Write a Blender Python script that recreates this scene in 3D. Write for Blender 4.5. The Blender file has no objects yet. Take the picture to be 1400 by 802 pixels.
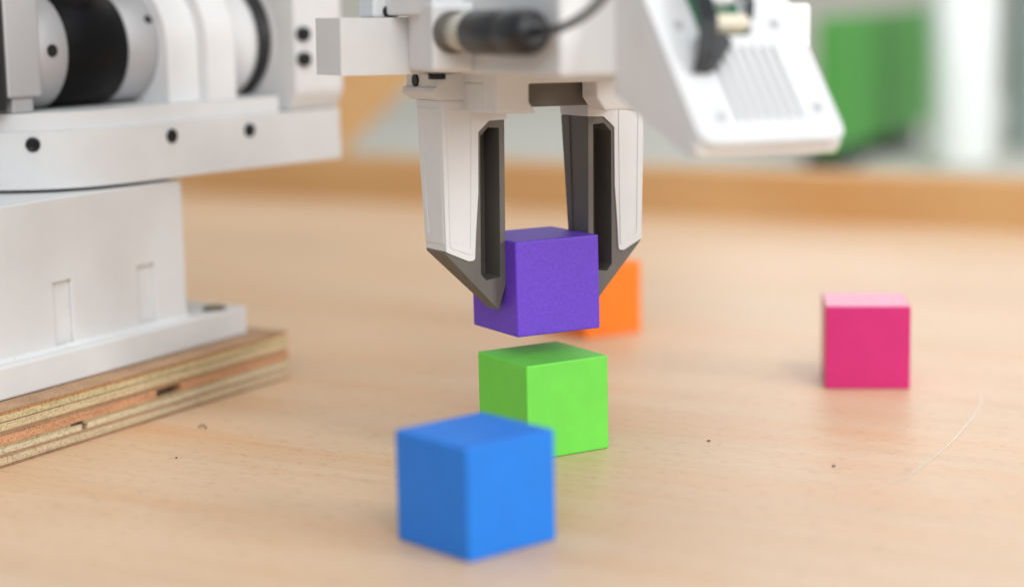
import bpy, bmesh, math, random
from mathutils import Vector, Matrix, noise
from mathutils.geometry import tessellate_polygon
random.seed(7)
SC = bpy.context.scene
COL = SC.collection
R = math.radians

# ------------------------------------------------------------------ camera, light, exposure
cam_d = bpy.data.cameras.new('camera')
cam = bpy.data.objects.new('camera', cam_d)
COL.objects.link(cam)
SC.camera = cam
cam.matrix_world = (Matrix.Translation((0, 0, 0.1468388)) @ Matrix.Rotation(math.pi / 2 - 0.1626317, 4, 'X')
                    @ Matrix.Rotation(-0.01996458, 4, 'Z'))
cam_d.sensor_fit = 'HORIZONTAL'
cam_d.sensor_width = 36.0
cam_d.lens = 2610.635 / 1400 * 36.0
cam_d.clip_start = 0.02
cam_d.clip_end = 60.0
cam_d.dof.use_dof = True
cam_d.dof.focus_distance = 0.600
cam_d.dof.aperture_fstop = 4.1

world = bpy.data.worlds.new('World')
SC.world = world
world.use_nodes = True
bg = world.node_tree.nodes['Background']
bg.inputs['Color'].default_value = (0.84, 0.925, 1.0, 1)
bg.inputs['Strength'].default_value = 0.46


def area_light(name, loc, target, sx, sy, power, color, spread=180):
    d = bpy.data.lights.new(name, 'AREA')
    d.shape = 'RECTANGLE'; d.size = sx; d.size_y = sy; d.energy = power; d.color = color; d.spread = R(spread)
    o = bpy.data.objects.new(name, d)
    COL.objects.link(o)
    o.location = loc
    o.rotation_euler = (Vector(target) - Vector(loc)).to_track_quat('-Z', 'Y').to_euler()
    return o


area_light('window_light', (0.22, -1.0, 1.15), (0.0, 0.65, 0.03), 1.3, 1.1, 21.5, (1.0, 0.995, 0.985))
area_light('window_light_behind', (0.70, 2.4, 0.66), (0.15, 0.8, 0.0), 1.0, 1.0, 5.5, (0.93, 0.97, 1.0))
area_light('window_light_right', (1.5, -0.22, 0.55), (0.1, 0.65, 0.05), 0.42, 0.42, 12.5, (0.98, 0.99, 1.0))
area_light('overhead_fill', (0.1, 0.9, 1.9), (0.1, 0.75, 0.0), 1.5, 1.5, 9.5, (1.0, 0.995, 0.985))  # added soft fill from above, lifts the tabletop and other level surfaces
area_light('background_fill', (0.75, 0.1, 1.3), (0.33, 1.7, 0.05), 0.6, 0.6, 2.6, (0.97, 0.985, 1.0), 70)  # added narrow fill, no real fixture: brightens the objects behind the rim

SC.view_settings.view_transform = 'Standard'
SC.view_settings.look = 'None'
SC.view_settings.exposure = 0.0
SC.view_settings.gamma = 1.0
SC.view_settings.use_curve_mapping = False
SC.render.engine = 'CYCLES'
SC.cycles.use_denoising = True
SC.cycles.max_bounces = 8

# ------------------------------------------------------------------ frames (mm in, metres out)
MM = 0.001


def basis(x, y, z, o):
    m = Matrix((x, y, z)).transposed().to_4x4()
    m.translation = Vector(o)
    return m


# plywood / base frame: X along the long edge (away from the camera), Y into the robot, Z up
U = Vector((0.4972, 0.8676, 0)); N = Vector((0.8676, -0.4972, 0)); Z = Vector((0, 0, 1))
FB = basis(U, -N, Z, (0, 0, 0))
# turntable frame
a_ = R(49.336)
V = Vector((math.cos(a_), math.sin(a_), 0)); MO = Vector((V.y, -V.x, 0))
FT = basis(V, -MO, Z, (0, 0, 0))
# gripper frame: origin in the middle of the held cube
PC = Vector((7.5e-3, .605, .0517))
FC = Matrix.Translation(PC) @ Matrix.Rotation(.4929, 4, 'Z') @ Matrix.Rotation(-.0141, 4, 'X')
FG = FC @ Matrix.Rotation(.02, 4, 'Y')
FW = Matrix.Identity(4)


# ------------------------------------------------------------------ material helpers
def mat(name, color, rough=0.5, spec=0.5, metal=0.0, coat=0.0, sss=0.0):
    m = bpy.data.materials.new(name)
    m.use_nodes = True
    p = m.node_tree.nodes['Principled BSDF']
    p.inputs['Base Color'].default_value = (*color, 1)
    p.inputs['Roughness'].default_value = rough
    p.inputs['Specular IOR Level'].default_value = spec
    p.inputs['Metallic'].default_value = metal
    p.inputs['Coat Weight'].default_value = coat
    if sss:
        p.inputs['Subsurface Weight'].default_value = sss
        p.inputs['Subsurface Radius'].default_value = (0.002, 0.002, 0.002)
        p.inputs['Subsurface Scale'].default_value = 1.0
    return m


class NT:
    def __init__(s, m):
        s.t = m.node_tree; s.n = s.t.nodes; s.p = s.n['Principled BSDF']

    def new(s, kind, **kw):
        nd = s.n.new(kind)
        for k, v in kw.items():
            if k in nd.inputs.keys() if isinstance(k, str) else False:
                nd.inputs[k].default_value = v
            else:
                setattr(nd, k, v)
        return nd

    def link(s, a, b): s.t.links.new(a, b)

    def coords(s, scale=(1, 1, 1), rot=(0, 0, 0), kind='Object'):
        tc = s.n.new('ShaderNodeTexCoord'); mp = s.n.new('ShaderNodeMapping')
        mp.inputs['Scale'].default_value = scale; mp.inputs['Rotation'].default_value = rot
        s.link(tc.outputs[kind], mp.inputs['Vector'])
        return mp.outputs['Vector']

    def stretched(s, scale, rotz=0.0):
        tc = s.n.new('ShaderNodeTexCoord'); a = s.n.new('ShaderNodeMapping'); b = s.n.new('ShaderNodeMapping')
        a.inputs['Rotation'].default_value = (0, 0, rotz); b.inputs['Scale'].default_value = scale
        s.link(tc.outputs['Object'], a.inputs['Vector']); s.link(a.outputs['Vector'], b.inputs['Vector'])
        return b.outputs['Vector']

    def noise(s, vec, scale, detail=4, rough=0.55, dist=0.0):
        nd = s.n.new('ShaderNodeTexNoise')
        nd.inputs['Scale'].default_value = scale; nd.inputs['Detail'].default_value = detail
        nd.inputs['Roughness'].default_value = rough; nd.inputs['Distortion'].default_value = dist
        s.link(vec, nd.inputs['Vector'])
        return nd.outputs['Fac']

    def ramp(s, fac, stops):
        nd = s.n.new('ShaderNodeValToRGB')
        e = nd.color_ramp.elements
        while len(e) < len(stops): e.new(0.5)
        for k, (pos, c) in enumerate(stops):
            e[k].position = pos; e[k].color = (*c, 1) if len(c) == 3 else c
        s.link(fac, nd.inputs['Fac'])
        return nd.outputs['Color']

    def mix(s, fac, a, b, blend='MIX'):
        nd = s.n.new('ShaderNodeMix'); nd.data_type = 'RGBA'; nd.blend_type = blend
        for k, v in ((0, fac), (6, a), (7, b)):
            if isinstance(v, (int, float)): nd.inputs[k].default_value = v
            elif isinstance(v, tuple): nd.inputs[k].default_value = (*v, 1)
            else: s.link(v, nd.inputs[k])
        return nd.outputs[2]

    def bump(s, h, strength, dist):
        nd = s.n.new('ShaderNodeBump')
        nd.inputs['Strength'].default_value = strength; nd.inputs['Distance'].default_value = dist
        s.link(h, nd.inputs['Height'])
        s.link(nd.outputs['Normal'], s.p.inputs['Normal'])
        return nd

    def maprange(s, v, lo, hi):
        nd = s.n.new('ShaderNodeMapRange')
        nd.inputs['To Min'].default_value = lo; nd.inputs['To Max'].default_value = hi
        s.link(v, nd.inputs['Value'])
        return nd.outputs['Result']


def printed_plastic(name, color, rough=0.5, layer=0.35, grain=0.25, var=0.05, spec=0.4, sss=0.0):
    """matt printed plastic: fine horizontal layers, slight mottling"""
    m = mat(name, color, rough, spec, sss=sss)
    t = NT(m)
    v = t.coords()
    layers = t.noise(t.coords((3, 3, 3200)), 1.0, 1, 0.5)
    fine = t.noise(v, 2600, 3, 0.6)
    broad = t.noise(v, 55, 3, 0.6)
    dark = tuple(c * (1 - var * 2.2) for c in color)
    lite = tuple(min(1, c * (1 + var)) for c in color)
    t.link(t.ramp(broad, [(0.3, dark), (0.7, lite)]), t.p.inputs['Base Color'])
    h = t.mix(grain / (grain + layer + 1e-6), layers, fine)
    t.bump(h, 0.35, 0.00006)
    t.link(t.maprange(broad, rough - 0.06, rough + 0.08), t.p.inputs['Roughness'])
    return m


M = {}
M['white'] = printed_plastic('white_plastic', (0.735, 0.735, 0.735), 0.5, 0.3, 0.25, 0.02)
M['white_smooth'] = printed_plastic('white_smooth_plastic', (0.70, 0.71, 0.72), 0.42, 0.0, 0.3, 0.012)
M['dark'] = printed_plastic('charcoal_plastic', (0.15, 0.138, 0.122), 0.55, 0.4, 0.4, 0.08, spec=0.35)
M['black'] = mat('black_plastic', (0.012, 0.013, 0.015), 0.38)
M['screw'] = mat('black_screw', (0.010, 0.010, 0.011), 0.3, metal=0.3)
M['void'] = mat('dark_hole', (0.012, 0.010, 0.008), 0.9)
M['silver'] = mat('machined_aluminium', (0.52, 0.52, 0.53), 0.6, metal=0.45)
M['motor'] = mat('black_anodised', (0.006, 0.006, 0.007), 0.4, spec=0.12)
M['brass'] = mat('beige_collar', (0.50, 0.47, 0.40), 0.5, metal=0.2)
M['pcb'] = mat('green_board', (0.015, 0.16, 0.07), 0.4)
M['cream'] = mat('cream_plug', (0.72, 0.66, 0.52), 0.5)
M['blue_wire'] = mat('blue_wire', (0.02, 0.03, 0.35), 0.4)
M['bolt'] = mat('brown_bolt', (0.16, 0.13, 0.07), 0.4, metal=0.7)

CUBE_COL = dict(blue=(0.010, 0.205, 0.76), green=(0.165, 0.72, 0.075), purple=(0.16, 0.058, 0.68),
                pink=(0.62, 0.019, 0.18), orange=(0.95, 0.215, 0.012))


def cube_mat(kind):
    c = CUBE_COL[kind]
    m = mat(kind + '_plastic', c, 0.42, 0.4)
    t = NT(m)
    v = t.coords()
    if kind == 'purple':
        fine = t.noise(v, 1500, 4, 0.7)
        t.link(t.ramp(fine, [(0.32, tuple(k * 0.8 for k in c)), (0.62, c), (0.75, tuple(min(1, k * 1.25 + .015) for k in c))]),
               t.p.inputs['Base Color'])
        t.bump(fine, 0.5, 0.00012)
        t.p.inputs['Roughness'].default_value = 0.46
    else:
        lines = t.noise(t.coords((900, 3, 3)), 1.0, 2, 0.6) if kind == 'pink' else t.noise(t.coords((3, 3, 2600)), 1.0, 2, 0.5)
        if kind == 'pink': t.p.inputs['Coat Weight'].default_value = 0.22; t.p.inputs['Coat Roughness'].default_value = 0.3
        broad = t.noise(v, 90, 3, 0.6)
        t.link(t.ramp(broad, [(0.3, tuple(k * 0.95 for k in c)), (0.7, tuple(min(1, k * 1.03) for k in c))]), t.p.inputs['Base Color'])
        t.bump(lines, 0.6 if kind == 'pink' else 0.25, 0.00010)
        t.link(t.maprange(lines, 0.24, 0.36) if kind == 'pink' else t.maprange(lines, 0.36, 0.56), t.p.inputs['Roughness'])
    return m


def beech(name, rot, base, grain_amt=1.0, rough=0.34, coat=0.25):
    m = mat(name, base, rough)
    t = NT(m)
    g1 = t.noise(t.stretched((38, 5, 20), rot), 1.0, 7, 0.62, 0.8)     # broad figure, grain along local Y
    g2 = t.noise(t.stretched((620, 170, 400), rot), 1.0, 4, 0.7)      # short flecks
    g3 = t.noise(t.stretched((9, 4, 4), rot), 1.0, 3, 0.55, 0.5)        # patches
    g4 = t.noise(t.stretched((230, 9, 60), rot), 1.0, 4, 0.6, 0.3)      # long fine lines
    warm = (base[0] * 1.0, base[1] * 0.86, base[2] * 0.74)
    pale = (min(1, base[0] * 1.06), min(1, base[1] * 1.10), min(1, base[2] * 1.16))
    c1 = t.ramp(g1, [(0.28, warm), (0.5, base), (0.72, pale)])
    c2 = t.ramp(g3, [(0.35, (0.93, 0.93, 0.93)), (0.65, (1.04, 1.02, 1.0))])
    c = t.mix(0.8, c1, c2, 'MULTIPLY')
    c = t.mix(0.36 * grain_amt, c, t.ramp(g4, [(0.30, (0.90, 0.86, 0.80)), (0.5, (1, 1, 1)), (0.75, (1.05, 1.06, 1.07))]), 'MULTIPLY')
    fl = t.ramp(g2, [(0.33, (0.66, 0.56, 0.47)), (0.45, (1, 1, 1))])
    c = t.mix(0.42 * grain_amt, c, fl, 'MULTIPLY')
    t.link(c, t.p.inputs['Base Color'])
    t.link(t.maprange(g1, rough - 0.05, rough + 0.1), t.p.inputs['Roughness'])
    t.bump(g2, 0.12, 0.0001)
    t.p.inputs['Coat Weight'].default_value = coat
    t.p.inputs['Coat Roughness'].default_value = 0.3
    t.p.inputs['Specular IOR Level'].default_value = 0.32
    return m


ANG_N = math.atan2(N.y, N.x)
M['table'] = beech('beech_tabletop', 0.0, (0.70, 0.487, 0.315), 1.3, 0.40, 0.0)
M['rim'] = beech('honey_wood', 0.0, (0.56, 0.325, 0.138), 0.6, 0.5, 0.0)


def ply_mat(name, c, scale=(60, 60, 1500), dark=0.74):
    m = mat(name, c, 0.8, 0.2)
    t = NT(m)
    g = t.noise(t.coords(scale), 1.0, 5, 0.65, 0.4)
    f = t.noise(t.coords(), 1500, 3, 0.6)
    col = t.ramp(g, [(0.3, tuple(k * dark for k in c)), (0.55, c), (0.8, tuple(min(1, k * 1.12) for k in c))])
    sp = t.ramp(f, [(0.36, (0.55, 0.48, 0.40)), (0.5, (1, 1, 1))])
    t.link(t.mix(0.75, col, sp, 'MULTIPLY'), t.p.inputs['Base Color'])
    t.bump(f, 0.5, 0.0002)
    return m


# ------------------------------------------------------------------ mesh helpers (bmesh, local mm)
def box(bm, x0, x1, y0, y1, z0, z1):
    vs = [bm.verts.new((x, y, z)) for x in (x0, x1) for y in (y0, y1) for z in (z0, z1)]
    for f in ((0, 1, 3, 2), (4, 6, 7, 5), (0, 4, 5, 1), (2, 3, 7, 6), (0, 2, 6, 4), (1, 5, 7, 3)):
        bm.faces.new([vs[i] for i in f])
    return vs


def poly(bm, outer, holes, a0, a1, place):
    """extrude a flat outline (with holes) from depth a0 to a1; place(p, q, depth) -> xyz"""
    loops = [outer] + list(holes)
    flat = [Vector((p, q, 0)) for lp in loops for p, q in lp]
    tris = tessellate_polygon([[Vector((p, q, 0)) for p, q in lp] for lp in loops])
    A = [bm.verts.new(place(v.x, v.y, a0)) for v in flat]
    B = [bm.verts.new(place(v.x, v.y, a1)) for v in flat]
    for t in tris:
        for S in (A, B):
            try: bm.faces.new([S[i] for i in t])
            except ValueError: pass
    k = 0
    for lp in loops:
        n = len(lp)
        for i in range(n):
            j = (i + 1) % n
            bm.faces.new((A[k + i], A[k + j], B[k + j], B[k + i]))
        k += n
    bmesh.ops.dissolve_limit(bm, angle_limit=0.002, verts=bm.verts[:], edges=bm.edges[:])


XZ = lambda p, q, d: (p, d, q)
XY = lambda p, q, d: (p, q, d)
YZ = lambda p, q, d: (d, p, q)


def ring_of(c, axis, r, n, up=None):
    axis = Vector(axis).normalized()
    s = axis.orthogonal().normalized() if up is None else Vector(up).cross(axis).normalized()
    t = axis.cross(s)
    return [Vector(c) + r * (math.cos(2 * math.pi * i / n) * s + math.sin(2 * math.pi * i / n) * t) for i in range(n)]


def lathe(bm, c, axis, prof, n=48, cap=True):
    """prof: list of (distance along axis, radius)"""
    axis = Vector(axis).normalized(); c = Vector(c)
    rings = [[bm.verts.new(p) for p in ring_of(c + axis * d, axis, max(r, 1e-4), n)] for d, r in prof]
    for a, b in zip(rings, rings[1:]):
        for i in range(n):
            f = bm.faces.new((a[i], a[(i + 1) % n], b[(i + 1) % n], b[i])); f.smooth = True
    if cap:
        bm.faces.new(rings[0][::-1]); bm.faces.new(rings[-1])


def tube(bm, pts, r, n=12, steps=8):
    P = [Vector(p) for p in pts]
    out = []
    for i in range(len(P) - 1):
        p0, p1, p2, p3 = P[max(i - 1, 0)], P[i], P[i + 1], P[min(i + 2, len(P) - 1)]
        for k in range(steps):
            t = k / steps
            out.append(0.5 * ((2 * p1) + (p2 - p0) * t + (2 * p0 - 5 * p1 + 4 * p2 - p3) * t * t + (3 * p1 - p0 - 3 * p2 + p3) * t ** 3))
    out.append(P[-1])
    rings = []; up = Vector((0.1, 0.2, 1)).normalized()
    for i, p in enumerate(out):
        d = (out[min(i + 1, len(out) - 1)] - out[max(i - 1, 0)]).normalized()
        rr = r(i / (len(out) - 1)) if callable(r) else r
        s = up.cross(d).normalized() if abs(up.dot(d)) < 0.98 else Vector((1, 0, 0)); t = d.cross(s)
        rings.append([bm.verts.new(p + rr * (math.cos(2 * math.pi * k / n) * s + math.sin(2 * math.pi * k / n) * t)) for k in range(n)])
    for a, b in zip(rings, rings[1:]):
        for i in range(n):
            f = bm.faces.new((a[i], a[(i + 1) % n], b[(i + 1) % n], b[i])); f.smooth = True
    bm.faces.new(rings[0][::-1]); bm.faces.new(rings[-1])


def rounded(pts_r, seg=6):
    """polygon with a radius per corner: [(x, y, r)]"""
    out = []; n = len(pts_r)
    for i in range(n):
        x, y, r = pts_r[i]
        p = Vector((x, y)); a = Vector(pts_r[i - 1][:2]); b = Vector(pts_r[(i + 1) % n][:2])
        if r <= 0: out.append((x, y)); continue
        da = (a - p).normalized(); db = (b - p).normalized()
        half = math.acos(max(-1, min(1, da.dot(db)))) / 2
        L = min(r / math.tan(half), (a - p).length * .49, (b - p).length * .49)
        for k in range(seg + 1):
            t = k / seg
            q = (1 - t) ** 2 * (p + da * L) + 2 * t * (1 - t) * p + t * t * (p + db * L)
            out.append((q.x, q.y))
    return out


def obj(name, bm, m, frame, parent=None, bevel=0.0, seg=2, label=None, mesh=None, origin=None):
    """link ONE mesh object; bm is in mm in the given frame; origin (mm, frame) becomes its pivot"""
    if mesh is None:
        bmesh.ops.recalc_face_normals(bm, faces=bm.faces[:])
        o_ = Vector(origin) if origin is not None else Vector((0, 0, 0))
        for v in bm.verts: v.co = (v.co - o_) * MM
        mesh = bpy.data.meshes.new(name)
        bm.to_mesh(mesh); bm.free()
        mesh.materials.append(m)
    else:
        o_ = Vector(origin) if origin is not None else Vector((0, 0, 0))
    o = bpy.data.objects.new(name, mesh)
    COL.objects.link(o)
    w = frame @ Matrix.Translation(o_ * MM)
    if parent is not None:
        o.parent = parent
        o.matrix_local = WORLD[parent.name].inverted() @ w
    else:
        o.matrix_world = w
    WORLD[o.name] = w
    if bevel:
        b = o.modifiers.new('edge', 'BEVEL'); b.width = bevel * MM; b.segments = seg
        b.limit_method = 'ANGLE'; b.angle_limit = R(28); b.harden_normals = False
    if label: o['label'] = label
    return o


WORLD = {}


def thing(name, label, cat, frame=FW, loc=(0, 0, 0), group=None):
    o = bpy.data.objects.new(name, None)
    o.empty_display_size = 0.01
    COL.objects.link(o)
    w = frame @ Matrix.Translation(Vector(loc) * MM)
    o.matrix_world = w; WORLD[o.name] = w
    tag(o, label, cat, group)
    return o


def tag(o, label=None, cat=None, group=None, kind=None):
    if label: o['label'] = label
    if cat: o['category'] = cat
    if group: o['group'] = group
    if kind: o['kind'] = kind
    return o


B = bmesh.new

# ------------------------------------------------------------------ the setting
bm = B(); box(bm, -3000, 3500, -1500, 3200, -760, -740)
fm = mat('grey_floor', (0.33, 0.31, 0.29), 0.6)
tag(obj('floor', bm, fm, FW), kind='structure')
bm = B(); box(bm, -3000, 3500, 3200, 3260, -740, 2200)
wm = mat('warm_grey_wall', (0.60, 0.57, 0.48), 0.9)
t = NT(wm); g = t.noise(t.coords(), 1.4, 3)
t.link(t.ramp(g, [(0.3, (0.70, 0.66, 0.56)), (0.7, (0.76, 0.72, 0.62))]), t.p.inputs['Base Color'])
tag(obj('wall', bm, wm, FW), kind='structure')

# wooden table with a raised rim at its far side (edges run with the plywood frame)
table = thing('wooden_table', 'light beech table with a raised honey-coloured rim, carrying the robot and cubes', 'table')
bm = B(); box(bm, -250, 1077, -800, 900, -28, 0)
tabletop = obj('tabletop', bm, M['table'], FB, table)
bm = B(); box(bm, 1077, 1107, -800, 900, -28, 29)
obj('rim', bm, M['rim'], FB, table, bevel=2.5, seg=3)
for sx, sy in ((-200, -740), (-200, 840), (1040, -740), (1040, 840)):
    bm = B(); box(bm, sx - 25, sx + 25, sy - 25, sy + 25, -740, -28.5)
    obj('leg', bm, M['rim'], FB, table, bevel=2)

# pale curved scratch in the varnish
sm = mat('scratch_white', (0.86, 0.80, 0.72), 0.6)
sc_pts = [(173, 740), (171.5, 715), (170, 698)], [(166, 675), (165.3, 664), (163, 651), (159, 637), (153.3, 622.5), (146.5, 607), (138, 588), (126, 565), (116, 548), (108, 539), (101, 532)], [(150, 590), (147, 588.5), (145, 586)], [(62, 640), (66, 632), (69, 622)], [(-20, 560), (-14, 556), (-6, 554)], [(190, 600), (181, 592), (176, 588)], [(-66, 600), (-58, 592), (-54, 583)]
for pts in sc_pts:
    bm = B(); P = [Vector((x, y, 0.12)) for x, y in pts]
    fine = []
    for i in range(len(P) - 1):
        p0, p1, p2, p3 = P[max(i - 1, 0)], P[i], P[i + 1], P[min(i + 2, len(P) - 1)]
        for k in range(6):
            t_ = k / 6
            fine.append(0.5 * (2 * p1 + (p2 - p0) * t_ + (2 * p0 - 5 * p1 + 4 * p2 - p3) * t_ ** 2 + (3 * p1 - p0 - 3 * p2 + p3) * t_ ** 3))
    fine.append(P[-1]); n = len(fine)
    L = []; Rr = []
    for i, p in enumerate(fine):
        d = (fine[min(i + 1, n - 1)] - fine[max(i - 1, 0)]).normalized(); s = Vector((-d.y, d.x, 0))
        w = 0.25 * math.sin(math.pi * (0.06 + 0.88 * i / (n - 1))) * random.uniform(0.6, 1.15) * (1.0 if len(pts) > 3 else 0.35)
        L.append(bm.verts.new(p + s * w)); Rr.append(bm.verts.new(p - s * w))
    for i in range(n - 1): bm.faces.new((L[i], L[i + 1], Rr[i + 1], Rr[i]))
    obj('scratch', bm, sm, FW, table)


def fleck(name, x, y, pts, r, label, cat, c=(0.05, 0.035, 0.025)):
    bm = B(); tube(bm, [(a, b, h) for a, b, h in pts], r, 6, 4)
    o = obj(name, bm, mat(name + '_brown', c, 0.7), FW @ Matrix.Translation((x, y, 0)))
    return tag(o, label, cat)


fleck('wood_shaving', -.105, .627, [(-1.6, .9, .3), (-.3, 1.3, 1.0), (.9, .3, .7), (1.3, -1.0, .3)], .22,
      'tiny dark curled shaving lying on the table in front of the plywood edge', 'shaving', (0.10, 0.075, 0.05))
fleck('dust_speck', .096, .560, [(-.4, 0, .3), (.1, .1, .45), (.5, .2, .3)], .34,
      'dark round speck on the bare table in front of the pink cube', 'speck', (0.24, 0.16, 0.14))
fleck('dust_speck', .062, .595, [(-.5, 0, .25), (0, .1, .3), (.5, .0, .25)], .22,
      'tiny dark speck on the table to the right of the green cube', 'speck')
fleck('dust_speck', -.107, .587, [(-.3, 0, .2), (.3, .1, .2)], .24,
      'tiny black speck on the table between the plywood and the blue cube', 'speck')

# ------------------------------------------------------------------ background, far out of focus
desk = thing('side_desk', 'low pale grey desk standing behind the rim of the wooden table', 'desk')
dm = mat('grey_desk', (0.50, 0.48, 0.42), 0.7)
bm = B(); box(bm, -900, 1300, 1440, 2300, -32, -8); obj('desk_top', bm, dm, FW, desk, bevel=2)
for x, y in ((-860, 1500), (1260, 1500), (-860, 2250), (1260, 2250)):
    bm = B(); box(bm, x - 20, x + 20, y - 20, y + 20, -740, -32.5); obj('leg', bm, dm, FW, desk)

gm = mat('green_crate_plastic', (0.072, 0.33, 0.045), 0.45)
fx = Matrix.Translation((0.2495, 1.49, 0)) @ Matrix.Rotation(R(64), 4, 'Z')
crate = thing('display_panel', 'green upright plastic panel with dark feet standing on the desk behind the table', 'panel', fx, (0, 0, -8))
bm = B(); poly(bm, rounded([(0, 9, 3), (322, 9, 5), (322, 113.5, 5), (0, 113.5, 5)]), [], 0, 9, XZ); obj('panel_board', bm, gm, fx, crate, bevel=1.5, seg=3)
for x in (12, 180):
    bm = B(); box(bm, x, x + 90, -4, 24, -8, 9); obj('foot', bm, M['black'], fx, crate, bevel=1)

wp = mat('bright_white_plastic', (0.9, 0.92, 0.9), 0.4)
can = thing('white_canister', 'bright white upright canister on the desk beside the green box', 'canister', FW, (369, 1560, -8))
bm = B(); lathe(bm, (369, 1560, -8), (0, 0, 1), [(0, 25), (3, 27), (170, 27), (176, 23)]); obj('canister_body', bm, wp, FW, can)
bm = B(); lathe(bm, (369, 1560, 168.5), (0, 0, 1), [(0, 14), (3, 16), (18, 16), (20, 13)]); obj('cap', bm, wp, FW, can)
bm = B(); box(bm, 448, 560, 1640, 1720, -8, 190)
bgm = mat('blue_grey_box', (0.46, 0.51, 0.56), 0.6)
tag(obj('grey_box', bm, bgm, FW, bevel=4, origin=(500, 1680, -8)), 'tall pale blue-grey box cut off by the picture edge, behind the rim', 'box')
bm = B(); poly(bm, rounded([(-420, -8, 0), (-150, -8, 4), (-128, 18, 8), (-62, 82, 10), (-110, 96, 20), (-420, 96, 10)]), [], 1560, 1582, XZ)
tag(obj('honey_wood_board', bm, M['rim'], FW, bevel=2, origin=(-300, 1570, -8)),
    'honey-coloured wooden panel with a slanted edge standing on the desk behind the robot', 'board')

# ------------------------------------------------------------------ plywood board under the robot
ply = thing('plywood_board', 'thick plywood board with striped edge layers and dark voids, under the robot', 'board', FB, (500, 480, 0))
Y0 = 426.2       # distance of the long visible face
END = 573.0      # far end of the board
plies = [  # thickness, colour, inset, voids
    (1.0, (0.34, 0.20, 0.12), 0.25, ()),
    (2.2, (0.62, 0.50, 0.33), 0.0, ()),
    (1.2, (0.44, 0.29, 0.18), 0.3, ()),
    (1.9, (0.66, 0.56, 0.38), 0.05, ((459, 461.5),)),
    (1.1, (0.50, 0.38, 0.22), 0.2, ((454, 460),)),
    (2.7, (0.62, 0.33, 0.18), 0.0, ((496.5, 510),)),
    (1.5, (0.42, 0.26, 0.15), 0.3, ()),
    (2.5, (0.66, 0.525, 0.325), 0.0, ()),
    (0.4, (0.30, 0.22, 0.12), 0.35, ()),
    (2.0, (0.64, 0.52, 0.30), 0.02, ()),
    (1.1, (0.50, 0.27, 0.12), 0.2, ()),
    (0.25, (0.52, 0.33, 0.20), 0.0, ()),
]
z = 0.0
for i, (th, c, inset, voids) in enumerate(plies):
    bm = B(); x = 250.0; cuts = list(voids) + [(END - inset, None)]
    if i in (3, 4, 5):
        for a, b in cuts:
            box(bm, x, a, Y0 + inset, Y0 + 7, z, z + th)
            if b is None: break
            x = b
        box(bm, 250, END - 7, Y0 + 7, 600, z, z + th)
        box(bm, END - 7, END - inset, Y0 + 7, 600, z, z + th)
    else:
        # a slightly wavy sawn edge
        n = 60; front = []
        for k in range(n + 1):
            xx = 250 + (END - inset - 250) * k / n
            front.append((xx, Y0 + inset + 0.10 * noise.noise(Vector((xx * 0.12, i * 3.1, 0)))))
        poly(bm, front + [(END - inset, 600), (250, 600)], [], z, z + th, XY)
    obj('veneer_layer', bm, ply_mat('veneer_' + str(i), c), FB, ply)
    z += th + 0.0005
PLY = 18.0

# ------------------------------------------------------------------ robot arm
robot = thing('robot_arm', 'white desktop robot arm with two-finger gripper holding the purple cube above the green one', 'robot arm',
              FB, (500, 480, PLY))
WH = M['white']
PY = 436.6
bm = B(); box(bm, 355, 562, PY, 570, PLY + 0.05, 28.6)
base_plate = obj('base_plate', bm, WH, FB, robot, bevel=0.7)
for x in (551,):
    bm = B(); lathe(bm, (x, PY + 6.5, 27.9), (0, 0, 1), [(0, 4.6), (1.2, 4.6), (1.8, 3.6)], 24)
    obj('mounting_bolt', bm, M['bolt'], FB, base_plate)
# pedestal with two shallow vertical slots in its face (built from panels so the slots are real recesses)
PF = 442.0
bm = B()
box(bm, 382, 534, PF + 1.4, 560, 28.65, 78.6)
poly(bm, [(382, 28.65), (466, 28.65), (466, 51), (474.8, 51), (474.8, 28.65), (508, 28.65), (508, 50.6), (517.6, 50.6),
          (517.6, 28.65), (534, 28.65), (534, 78.6), (382, 78.6)], [], PF, PF + 1.4, XZ)
pedestal = obj('pedestal', bm, WH, FB, robot, bevel=0.35)
bm = B()
for k in range(38):   # rough welded seam where the pedestal meets the plate
    x0 = 382 + k * 4
    poly(bm, [(PF + .1, 28.62), (PF - 0.9 - .3 * random.random(), 28.62), (PF + .1, 29.7 + .3 * random.random())], [], x0, min(x0 + 3.95, 534), YZ)
tag(obj('foot_fillet', bm, WH, FB, robot))

# turntable: disc with a straight-sided extension, frame FT: x = v, y = -m
CX, CY, RT = 418.0, 578.5, 50.0
FY = 532.7


FRONT = [(368.0, 578.5), (368.8, 568), (371.6, 558.5), (376.6, 550.0), (385.5, 540.2), (397, 533.6), (411, 530.9), (425, 530.9), (439, 531.9), (454, 532.5), (472, 532.7)]


def front_curve():
    out = []
    for i in range(len(FRONT) - 1):
        p0, p1, p2, p3 = [Vector(FRONT[j]) for j in (max(i - 1, 0), i, i + 1, min(i + 2, len(FRONT) - 1))]
        for k in range(6):
            t_ = k / 6
            out.append(0.5 * (2 * p1 + (p2 - p0) * t_ + (2 * p0 - 5 * p1 + 4 * p2 - p3) * t_ ** 2 + (3 * p1 - p0 - 3 * p2 + p3) * t_ ** 3))
    return out + [Vector(FRONT[-1])]


def face_y(vx):
    c = front_curve()
    for p, q in zip(c, c[1:]):
        if p.x <= vx <= q.x: return p.y + (q.y - p.y) * (vx - p.x) / (q.x - p.x), Vector(((q - p).y, -(q - p).x, 0)).normalized()
    return FY, Vector((0, -1, 0))


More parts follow.
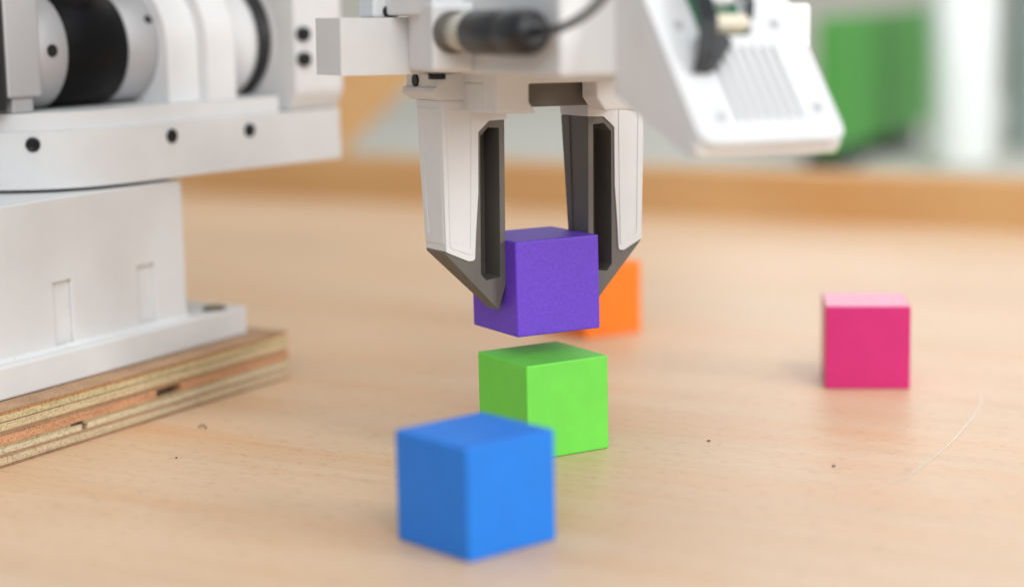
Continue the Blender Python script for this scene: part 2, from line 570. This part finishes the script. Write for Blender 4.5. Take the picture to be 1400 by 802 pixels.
def tt_outline(inset, xr=519.8):
    c = front_curve(); pts = []
    for i, p in enumerate(c):
        d = (c[min(i + 1, len(c) - 1)] - c[max(i - 1, 0)]).normalized()
        pts.append((p.x - d.y * inset, p.y + d.x * inset))
    back = [(CX + (RT - inset) * math.cos(R(a)), CY + (RT - inset) * math.sin(R(a))) for a in range(95, 180, 6)]
    return pts + [(xr - inset, FY + inset), (xr - inset, 628 - inset)] + back


bm = B(); poly(bm, tt_outline(0), [], 79.9, 99.4, XY)
turntable = obj('turntable', bm, WH, FT, robot, bevel=0.7)
bm = B(); lathe(bm, (CX, CY, 78.65), (0, 0, 1), [(0, 44), (1.2, 44)], 64)
obj('bearing', bm, M['void'], FT, robot)
bm = B(); poly(bm, tt_outline(3.0, 494.0), [], 99.45, 105.4, XY)
obj('turntable_deck', bm, WH, FT, robot, bevel=1.2)
# socket screws on its face
for vx, zz in ((384.0, 95.2), (435.6, 94.7), (473.1, 94.0)):
    yy, nrm = face_y(vx)
    bm = B()
    lathe(bm, Vector((vx, yy, zz)) - Vector(nrm) * 0.5, nrm, [(0, 2.5), (1.0, 2.5), (1.3, 2.2), (1.3, 1.2), (0.65, 1.1)], 24)
    obj('socket_screw', bm, M['screw'], FT, turntable)

# joint motor lying on the deck (axis along x)
MC = (566.5, 125.8)
AX = (1, 0, 0)


def mcyl(name, x0, x1, r, m, parent, n=72, ch=0.5):
    bm = B(); lathe(bm, (x0, MC[0], MC[1]), AX, [(0, r - ch), (ch, r), (x1 - x0 - ch, r), (x1 - x0, r - ch)], n)
    return obj(name, bm, m, FT, parent)


motor = mcyl('joint_motor', 404.5, 430.5, 20.2, M['motor'], robot)
mcyl('gearbox_ring', 391.0, 404.4, 20.2, M['silver'], motor)
mcyl('end_bell', 430.6, 444.0, 20.0, M['silver'], motor)
bm = B(); box(bm, 378.4, 392.5, MC[0] - 20.5, MC[0] + 20.5, MC[1] - 15, MC[1] + 20.5)
obj('gearbox_block', bm, M['silver'], FT, motor, bevel=1.0)
bm = B(); box(bm, 381, 389.5, MC[0] - 19, MC[0] + 18, MC[1] - 20.2, MC[1] - 15.05)
obj('gearbox_foot', bm, M['silver'], FT, motor, bevel=0.5)
bm = B(); box(bm, 360, 378.3, MC[0] - 21, MC[0] + 21, MC[1] - 19.4, MC[1] + 22)
obj('encoder_cover', bm, M['black'], FT, motor, bevel=1.5)
for x, zz in ((397.5, MC[1] + 0.2),):
    bm = B(); lathe(bm, (x, MC[0] - 20.35, zz), (0, 1, 0), [(0, 2.2), (0.8, 2.2)], 24); obj('screw_hole', bm, M['void'], FT, motor)
bm = B(); lathe(bm, (441.5, MC[0] - 17.7, MC[1] + 9.6), (0, 0.88, -0.47), [(0, 1.6), (0.8, 1.6)], 20); obj('screw_hole', bm, M['void'], FT, motor)
bm = B(); tube(bm, [(415, 551, 146.6), (418, 551, 145.2), (421, 552, 145.0), (425, 558, 148), (436, 575, 165)], 1.0); obj('wire', bm, M['blue_wire'], FT, motor)


def arch(x0, x1, r, name, m=WH, bev=1.0, zbot=105.45):
    pts = [(MC[0] - r, zbot)]
    for k in range(25):
        a = math.pi - math.pi * k / 24
        pts.append((MC[0] + r * math.cos(a), MC[1] + r * math.sin(a)))
    pts.append((MC[0] + r, zbot))
    bm = B(); poly(bm, pts, [], x0, x1, YZ)
    return obj(name, bm, m, FT, robot, bevel=bev)


arch(443.9, 458.5, 24.5, 'motor_mount')
arch(458.6, 472.0, 29.0, 'motor_bracket')
bm = B(); lathe(bm, (471.9, MC[0], MC[1]), AX, [(0, 18), (12, 18), (15, 21.5), (19.5, 21.5)], 64)
drum = obj('joint_drum', bm, WH, FT, robot)
bm = B(); lathe(bm, (490.2, MC[0] - 1, MC[1] + 1), AX, [(0, 23.2), (0.5, 23.6), (3.6, 23.6), (4.0, 23.2)], 72)
obj('drum_ring', bm, M['black'], FT, drum)
bm = B(); lathe(bm, (494.3, MC[0], MC[1]), AX, [(0, 25.5), (4, 25.5)], 64); obj('drum_flange', bm, WH, FT, drum)
# shoulder upright: right-hand column with bevelled foot, two bolts
bm = B()
poly(bm, [(FY - 2.6, 106.2), (FY + 1.2, 99.5), (FY + 24, 99.5), (FY + 24, 196), (FY - 2.6, 196)], [], 495.2, 519.8, YZ)
col = obj('shoulder_column', bm, WH, FT, robot, bevel=1.3, seg=3)
for zz in (128.3, 118.9):
    bm = B(); lathe(bm, (498.6, FY - 2.4, zz), (0, -1, 0), [(0, 2.7), (2.6, 2.7), (3.1, 2.2), (3.1, 1.2), (2.0, 1.1)], 24)
    obj('bolt', bm, M['screw'], FT, col)
bm = B(); box(bm, 350, 497, 612, 622, 105.45, 196); obj('back_panel', bm, WH, FT, robot, bevel=1.5)
bm = B(); box(bm, 350, 519.8, 540, 640, 196.1, 206); obj('top_panel', bm, WH, FT, robot, bevel=1.5)

# ------------------------------------------------------------------ gripper (frame FG)
bm = B(); poly(bm, rounded([(-68.5, -6, 0.3), (60, -6, 0), (60, 15, 0), (-68.5, 15, 3)]), [], 66.6, 83.6, XY)
rail = obj('gripper_rail', bm, WH, FG, robot, bevel=0.7)
bm = B(); poly(bm, rounded([(50, 72.2, 1), (106.8, 72.2, 2.4), (106.8, 87.6, 2.4), (50, 87.6, 1)]), [], -2, 8, XZ)
obj('rail_end_tab', bm, M['white_smooth'], FG, robot, bevel=0.6)
bm = B(); box(bm, -56, -47, -2, 9, 83.65, 92); blk = obj('cable_block', bm, M['white_smooth'], FG, robot, bevel=1)
bm = B(); lathe(bm, (-51.0, -2.0, 85.4), (0, -1, 0), [(0, 1.9), (1.0, 1.9), (1.2, 1.5)], 20); obj('bolt', bm, M['screw'], FG, blk)

# main body: long block reaching toward the camera
bm = B(); box(bm, -42, 22, -90, -6.1, 67.2, 90.5)
body = obj('gripper_body', bm, WH, FG, robot, bevel=1.5, seg=3)
bm = B(); poly(bm, rounded([(-52, 84.2, 1), (10, 84.2, 0), (10, 118, 6), (-44, 118, 8), (-52, 104, 6)]), [], -34, 14, XZ)
obj('wrist_motor_housing', bm, WH, FG, robot, bevel=1.5, seg=3)
# lower body with a recess that shows the dark slider inside
bm = B()
L0, L1, LY, LZ0, LZ1 = -29.5, 24.5, -30, 55.0, 67.1
cut = rounded([(-14.5, 54.0, 0), (-18.3, 58, 0), (-18.3, 64.0, .6), (4.0, 64.0, .6), (4.0, 58.5, 1), (8.0, 54.0, 0)])
outer = [(L0, LZ0), (-15.6, LZ0)] + [(-18.2, 58.2), (-18.2, 63.8), (5.2, 63.8), (5.2, 59), (8.2, LZ0)] + [(17, LZ0), (L1, LZ0 - 1.0), (L1, LZ1), (L0, LZ1)]
poly(bm, outer, [], LY, LY + 9, XZ)
box(bm, L0, L1, LY + 8.9, 13, 63.9, LZ1)
box(bm, L0, -18.3, LY + 8.9, 10, LZ0 + .05, 63.95)
box(bm, 15.0, L1, LY + 8.9, 10, LZ0 - .3, 63.95)
obj('gripper_underbody', bm, WH, FG, robot, bevel=0.6)
bm = B(); box(bm, -18, 14.8, -18, 9, 56.2, 63.8); sl = obj('slider_block', bm, M['dark'], FG, robot, bevel=0.6)
bm = B(); poly(bm, [(-14, 55), (-12, 55), (-17, 63.7), (-18, 63.7), (-18, 61)], [], -22, -18.1, XZ); obj('slider_lip', bm, M['dark'], FG, sl)


# fingers. local profile: X = distance outward from the pad face, s = -1 left, +1 right
def back_y(zv):
    b = 9.0 - (58 - zv) * 0.075
    if zv < 12: b -= (12 - zv) * 0.25
    return b


def taper(bm):
    for v in bm.verts:
        if v.co.y > 1.0:
            v.co.y = back_y(v.co.z) * v.co.y / 8.5


def finger(s):
    slim = lambda X: X if s < 0 or X < 12 else 12 + (X - 12) * 0.86
    f = lambda X, q, d: (s * (15.05 + slim(X)), d, q)
    dark_out = [(0, 56), (0, 0.5), (2.6, -7.2), (21.0, 11.6), (20.4, 13.5), (20.4, 56)]
    slot = [(1.9, 49.6), (1.9, 3.2), (6.8, 2.4), (8.7, 4.6), (8.5, 47.2), (5.8, 49.9)]
    bm = B(); poly(bm, dark_out, [slot], -8.2, 8.2, f); taper(bm)
    fin = obj('finger', bm, M['dark'], FG, robot, bevel=0.12)
    bm = B(); poly(bm, [(1.7, 50.5), (1.7, 2.2), (9.4, 2.2), (9.4, 50.5)], [], 2.0, 2.6, f)
    obj('slot_back', bm, M['dark'], FG, fin)
    bm = B(); poly(bm, [(-0.02, 52), (-0.02, 2), (-0.42, 2.6), (-0.42, 52)], [], 3.1, 8.2, f); taper(bm)
    obj('pad_strip', bm, M['dark'], FG, fin)
    so = rounded([(-0.45, 58.4, 0), (-0.45, 52.2, .5), (5.6, 52.0, .6), (9.4, 48.6, .8), (9.6, 30, 0), (10.6, 17, 0), (11.0, 9.0, 1.6), (13.2, 8.9, .8), (20.9, 12.2, .8), (21.6, 40, 0), (21.8, 58.4, 0)])
    bm = B(); poly(bm, so, [], -8.75, 8.6, f); taper(bm)
    # raised edge ribs on the front and on the outer side
    ri = rounded([(12.0, 47, 1), (12.6, 12.0, 1.2), (18.6, 14.4, 1.0), (19.2, 54.5, 1), (12.0, 54.5, 1)])
    ro = rounded([(10.9, 46.5, 1), (11.5, 10.4, 1.2), (19.6, 13.4, 1.0), (20.3, 55.6, 1), (10.9, 55.6, 1)])
    poly(bm, ro, [ri], -8.96, -8.74, f)
    fs = lambda p, q, d: (s * (15.05 + d + (20.95 if s < 0 else 19.7) + (q - 12.2) * 0.018), p, q)
    so2 = [(-7.4, 14.5), (back_y(14.5) - 1.2, 14.5), (back_y(56) - 1.2, 56), (-7.4, 56)]
    si2 = [(-5.6, 17.0), (back_y(17) - 3.0, 17.0), (back_y(54) - 3.0, 54), (-5.6, 54)]
    poly(bm, so2, [si2], -0.1, 0.25, fs)
    obj('finger_shell', bm, WH, FG, fin, bevel=0.25)
    cb = rounded([(2.9, 58.5, .4), (21.9, 58.5, .6), (25.2, 60.6, .6), (24.6, 62.2, 0), (23.4, 62.8, 0), (23.4, 66.5, .4), (2.9, 66.5, .4)])
    bm = B(); poly(bm, cb, [], -9.4, 12.5, f)
    cr = obj('finger_carriage', bm, WH, FG, robot, bevel=0.4)
    bm = B(); lathe(bm, Vector(f(23.3, 64.4, 5.5)), (s, 0, 0), [(0, 1.9), (0.8, 1.9)], 20); obj('screw', bm, M['screw'], FG, cr)
    bm = B(); lathe(bm, Vector(f(23.0, 65.0, -8.2)), (0, 0, 1), [(0, 2.7), (1.6, 2.7), (1.9, 2.3)], 20)
    if s < 0: obj('screw', bm, M['screw'], FG, cr)
    else: bm.free()
    return fin


finger(-1)
finger(1)

# cable connector on the rail's face
bm = B()
lathe(bm, (-49, -55, 79.2), (0, -1, 0), [(0, 5.8), (0.6, 6.1), (19.5, 6.2), (20.5, 5.9), (21.5, 6.3), (31, 6.1), (33.5, 5.0), (34.5, 3.0)], 48)
conn = obj('cable_connector', bm, M['black'], FG, robot)
bm = B(); lathe(bm, (-49, -43.4, 79.2), (0, -1, 0), [(0, 4.9), (3, 4.9), (3.2, 5.3), (8.0, 5.3), (8.2, 4.8), (12.0, 4.8)], 48); obj('collar', bm, M['brass'], FG, conn)
bm = B(); lathe(bm, (-49, -40.5, 79.2), (0, -1, 0), [(0, 6.0), (2.4, 6.0), (2.9, 5.5)], 48); obj('locking_ring', bm, M['dark'], FG, conn)
bm = B(); poly(bm, [(-46.5, -6.05), (-55.2, -40.4), (-41.5, -40.4), (-41.5, -6.05)], [], 68.0, 87.5, XY); obj('connector_mount', bm, WH, FG, robot, bevel=1.5, seg=3)
bm = B(); tube(bm, [(-49, -88, 79.2), (-49, -97, 79.6), (-49, -105, 80.8), (-49, -115, 83.6), (-48.5, -124, 88.5), (-47, -127, 96), (-42, -115, 108), (-34, -80, 116), (-26, -30, 117)], 1.15)
obj('cable', bm, M['black'], FG, conn)

# camera module: wedge body and vented cover (cover plane: a along x, b up the slope)
dd = Vector((0, 0.6, 0.8)); nn = Vector((0, -0.8, 0.6)); O = Vector((-25, -130.0, 49.7))
bm = B()
poly(bm, [(-130, 49.9), (-127.2, 46.4), (-103, 56.4), (-88.2, 63.0), (-88.2, 92), (-80, 112), (-83.5, 112)], [], -25, 21, YZ)
cm = obj('camera_module', bm, WH, FG, robot, bevel=2.2, seg=3)
bm = B(); box(bm, -25, 21, -88.1, -60, 84, 100); obj('camera_mount', bm, WH, FG, robot, bevel=1)
cp = lambda p, q, d: tuple(O + Vector((p, 0, 0)) + dd * q + nn * d)
vents = []
for k in range(7):
    a0 = 13.6 + k * 3.25
    top = 27.0 + (3 if k > 1 else 0)
    vents.append(rounded([(a0, 6.6, .6), (a0 + 1.35, 6.6, .6), (a0 + 1.35, top, .6), (a0, top, .6)], 2))
notch = rounded([(13.0, 33.5, 2), (29.5, 33.5, 3), (31.5, 46, 2), (27.5, 62, 2), (13.0, 62, 2)], 4)
cov = rounded([(0, 0, 5), (46, 0, 5), (46, 66, 3), (0, 66, 3)])
bm = B(); poly(bm, cov, vents + [notch], 0.2, 2.4, cp)
cover = obj('vented_cover', bm, M['white_smooth'], FG, cm, bevel=0.45)
bm = B(); poly(bm, [(1.2, 1.2), (44.8, 1.2), (44.8, 64.5), (1.2, 64.5)], [], 0.03, 0.19, cp); obj('inner_plate', bm, WH, FG, cm)
for a, b in ((38.0, 37.0), (40.2, 9.8), (9.0, 8.0), (7.2, 37.0)):
    bm = B(); lathe(bm, cp(a, b, 2.3), nn, [(0, 1.35), (0.5, 1.35), (0.7, 1.0)], 16); obj('cover_screw', bm, M['silver'], FG, cover)
bm = B(); poly(bm, [(14, 34.5), (29, 34.5), (29, 61), (14, 61)], [], 0.65, 1.2, cp); pcb = obj('circuit_board', bm, M['pcb'], FG, cm)
bm = B(); poly(bm, rounded([(16.8, 34.8, 1), (28, 34.8, 1), (28, 38.6, 1), (16.8, 38.6, 1)]), [], 1.25, 5.0, cp); obj('plug', bm, M['cream'], FG, pcb, bevel=.3)
bm = B(); poly(bm, rounded([(19.5, 43, 1), (26.5, 43, 1), (26.5, 52, 1), (19.5, 52, 1)]), [], 1.25, 4.5, cp); obj('plug', bm, M['white_smooth'], FG, pcb, bevel=.3)
# black ribbon cable looping over the cover and a dark clip
bm = B()
tube(bm, [cp(29.5, 38, 3.2), cp(30.2, 43, 6), cp(27, 50, 8), cp(22, 58, 7)], 1.1); obj('wire', bm, M['black'], FG, pcb)
pth = [(15.2, 62, 3.0), (14.2, 50, 6.0), (13.0, 42, 8.5), (11.4, 33, 9.0), (8.6, 25, 6.5), (7.4, 21, 3.2)]
bm = B(); prev = None
for i, (a, b, d) in enumerate(pth):
    w = 2.6
    q = [bm.verts.new(cp(a - w, b, d)), bm.verts.new(cp(a + w, b, d)), bm.verts.new(cp(a + w, b, d + 1.1)), bm.verts.new(cp(a - w, b, d + 1.1))]
    if prev:
        for k in range(4): bm.faces.new((prev[k], prev[(k + 1) % 4], q[(k + 1) % 4], q[k]))
    else: bm.faces.new(q[::-1])
    prev = q
bm.faces.new(prev); obj('ribbon_cable', bm, M['black'], FG, cm)
bm = B(); poly(bm, rounded([(7.5, 20.5, 1.5), (12.5, 22, 1.5), (19.5, 29.0, 1.5), (18.5, 32.5, 1.5), (12, 31.5, 1.5), (9, 27, 1)]), [], 2.45, 5.5, cp)
obj('cable_clip', bm, mat('graphite_clip', (0.05, 0.052, 0.055), 0.6), FG, cm, bevel=.5)

# forearm above the picture: joins the shoulder to the wrist
A0 = FT @ Vector((.509, .552, .200)); A1 = FG @ Vector((-.02, -.01, .112))
d_ = (A1 - A0); Lf = d_.length / MM
FA = basis(d_.normalized(), Z.cross(d_.normalized()).normalized(), d_.normalized().cross(Z.cross(d_.normalized()).normalized()), A0)
bm = B(); box(bm, -8, Lf + 8, -12, 12, 6, 30); obj('forearm', bm, WH, FA, robot, bevel=2, seg=3)

# ------------------------------------------------------------------ cubes
S = 30.0


def cube(kind, frame, label):
    bm = B(); box(bm, -S / 2, S / 2, -S / 2, S / 2, 0, S)
    o = obj('plastic_cube', bm, cube_mat(kind), frame, bevel=0.55, seg=3)
    return tag(o, label, 'cube', 'printed plastic cubes')


def on_table(x, y, yaw): return Matrix.Translation((x, y, 0.00005)) @ Matrix.Rotation(yaw, 4, 'Z')


cube('blue', on_table(-.0107, .4917, .7118), 'blue plastic cube on the table in front of the green cube')
cube('green', on_table(.0092, .594, .5375), 'bright green plastic cube on the table under the held purple cube')
cube('pink', on_table(.1281, .6829, -.1142), 'pink plastic cube standing alone on the table near the pale curved scratch')
cube('orange', on_table(.0333, .7942, .62), 'orange plastic cube on the table partly hidden behind the purple cube')
cube('purple', FC @ Matrix.Translation((0, 0, -.015)), 'purple plastic cube held in the air between the gripper fingers')
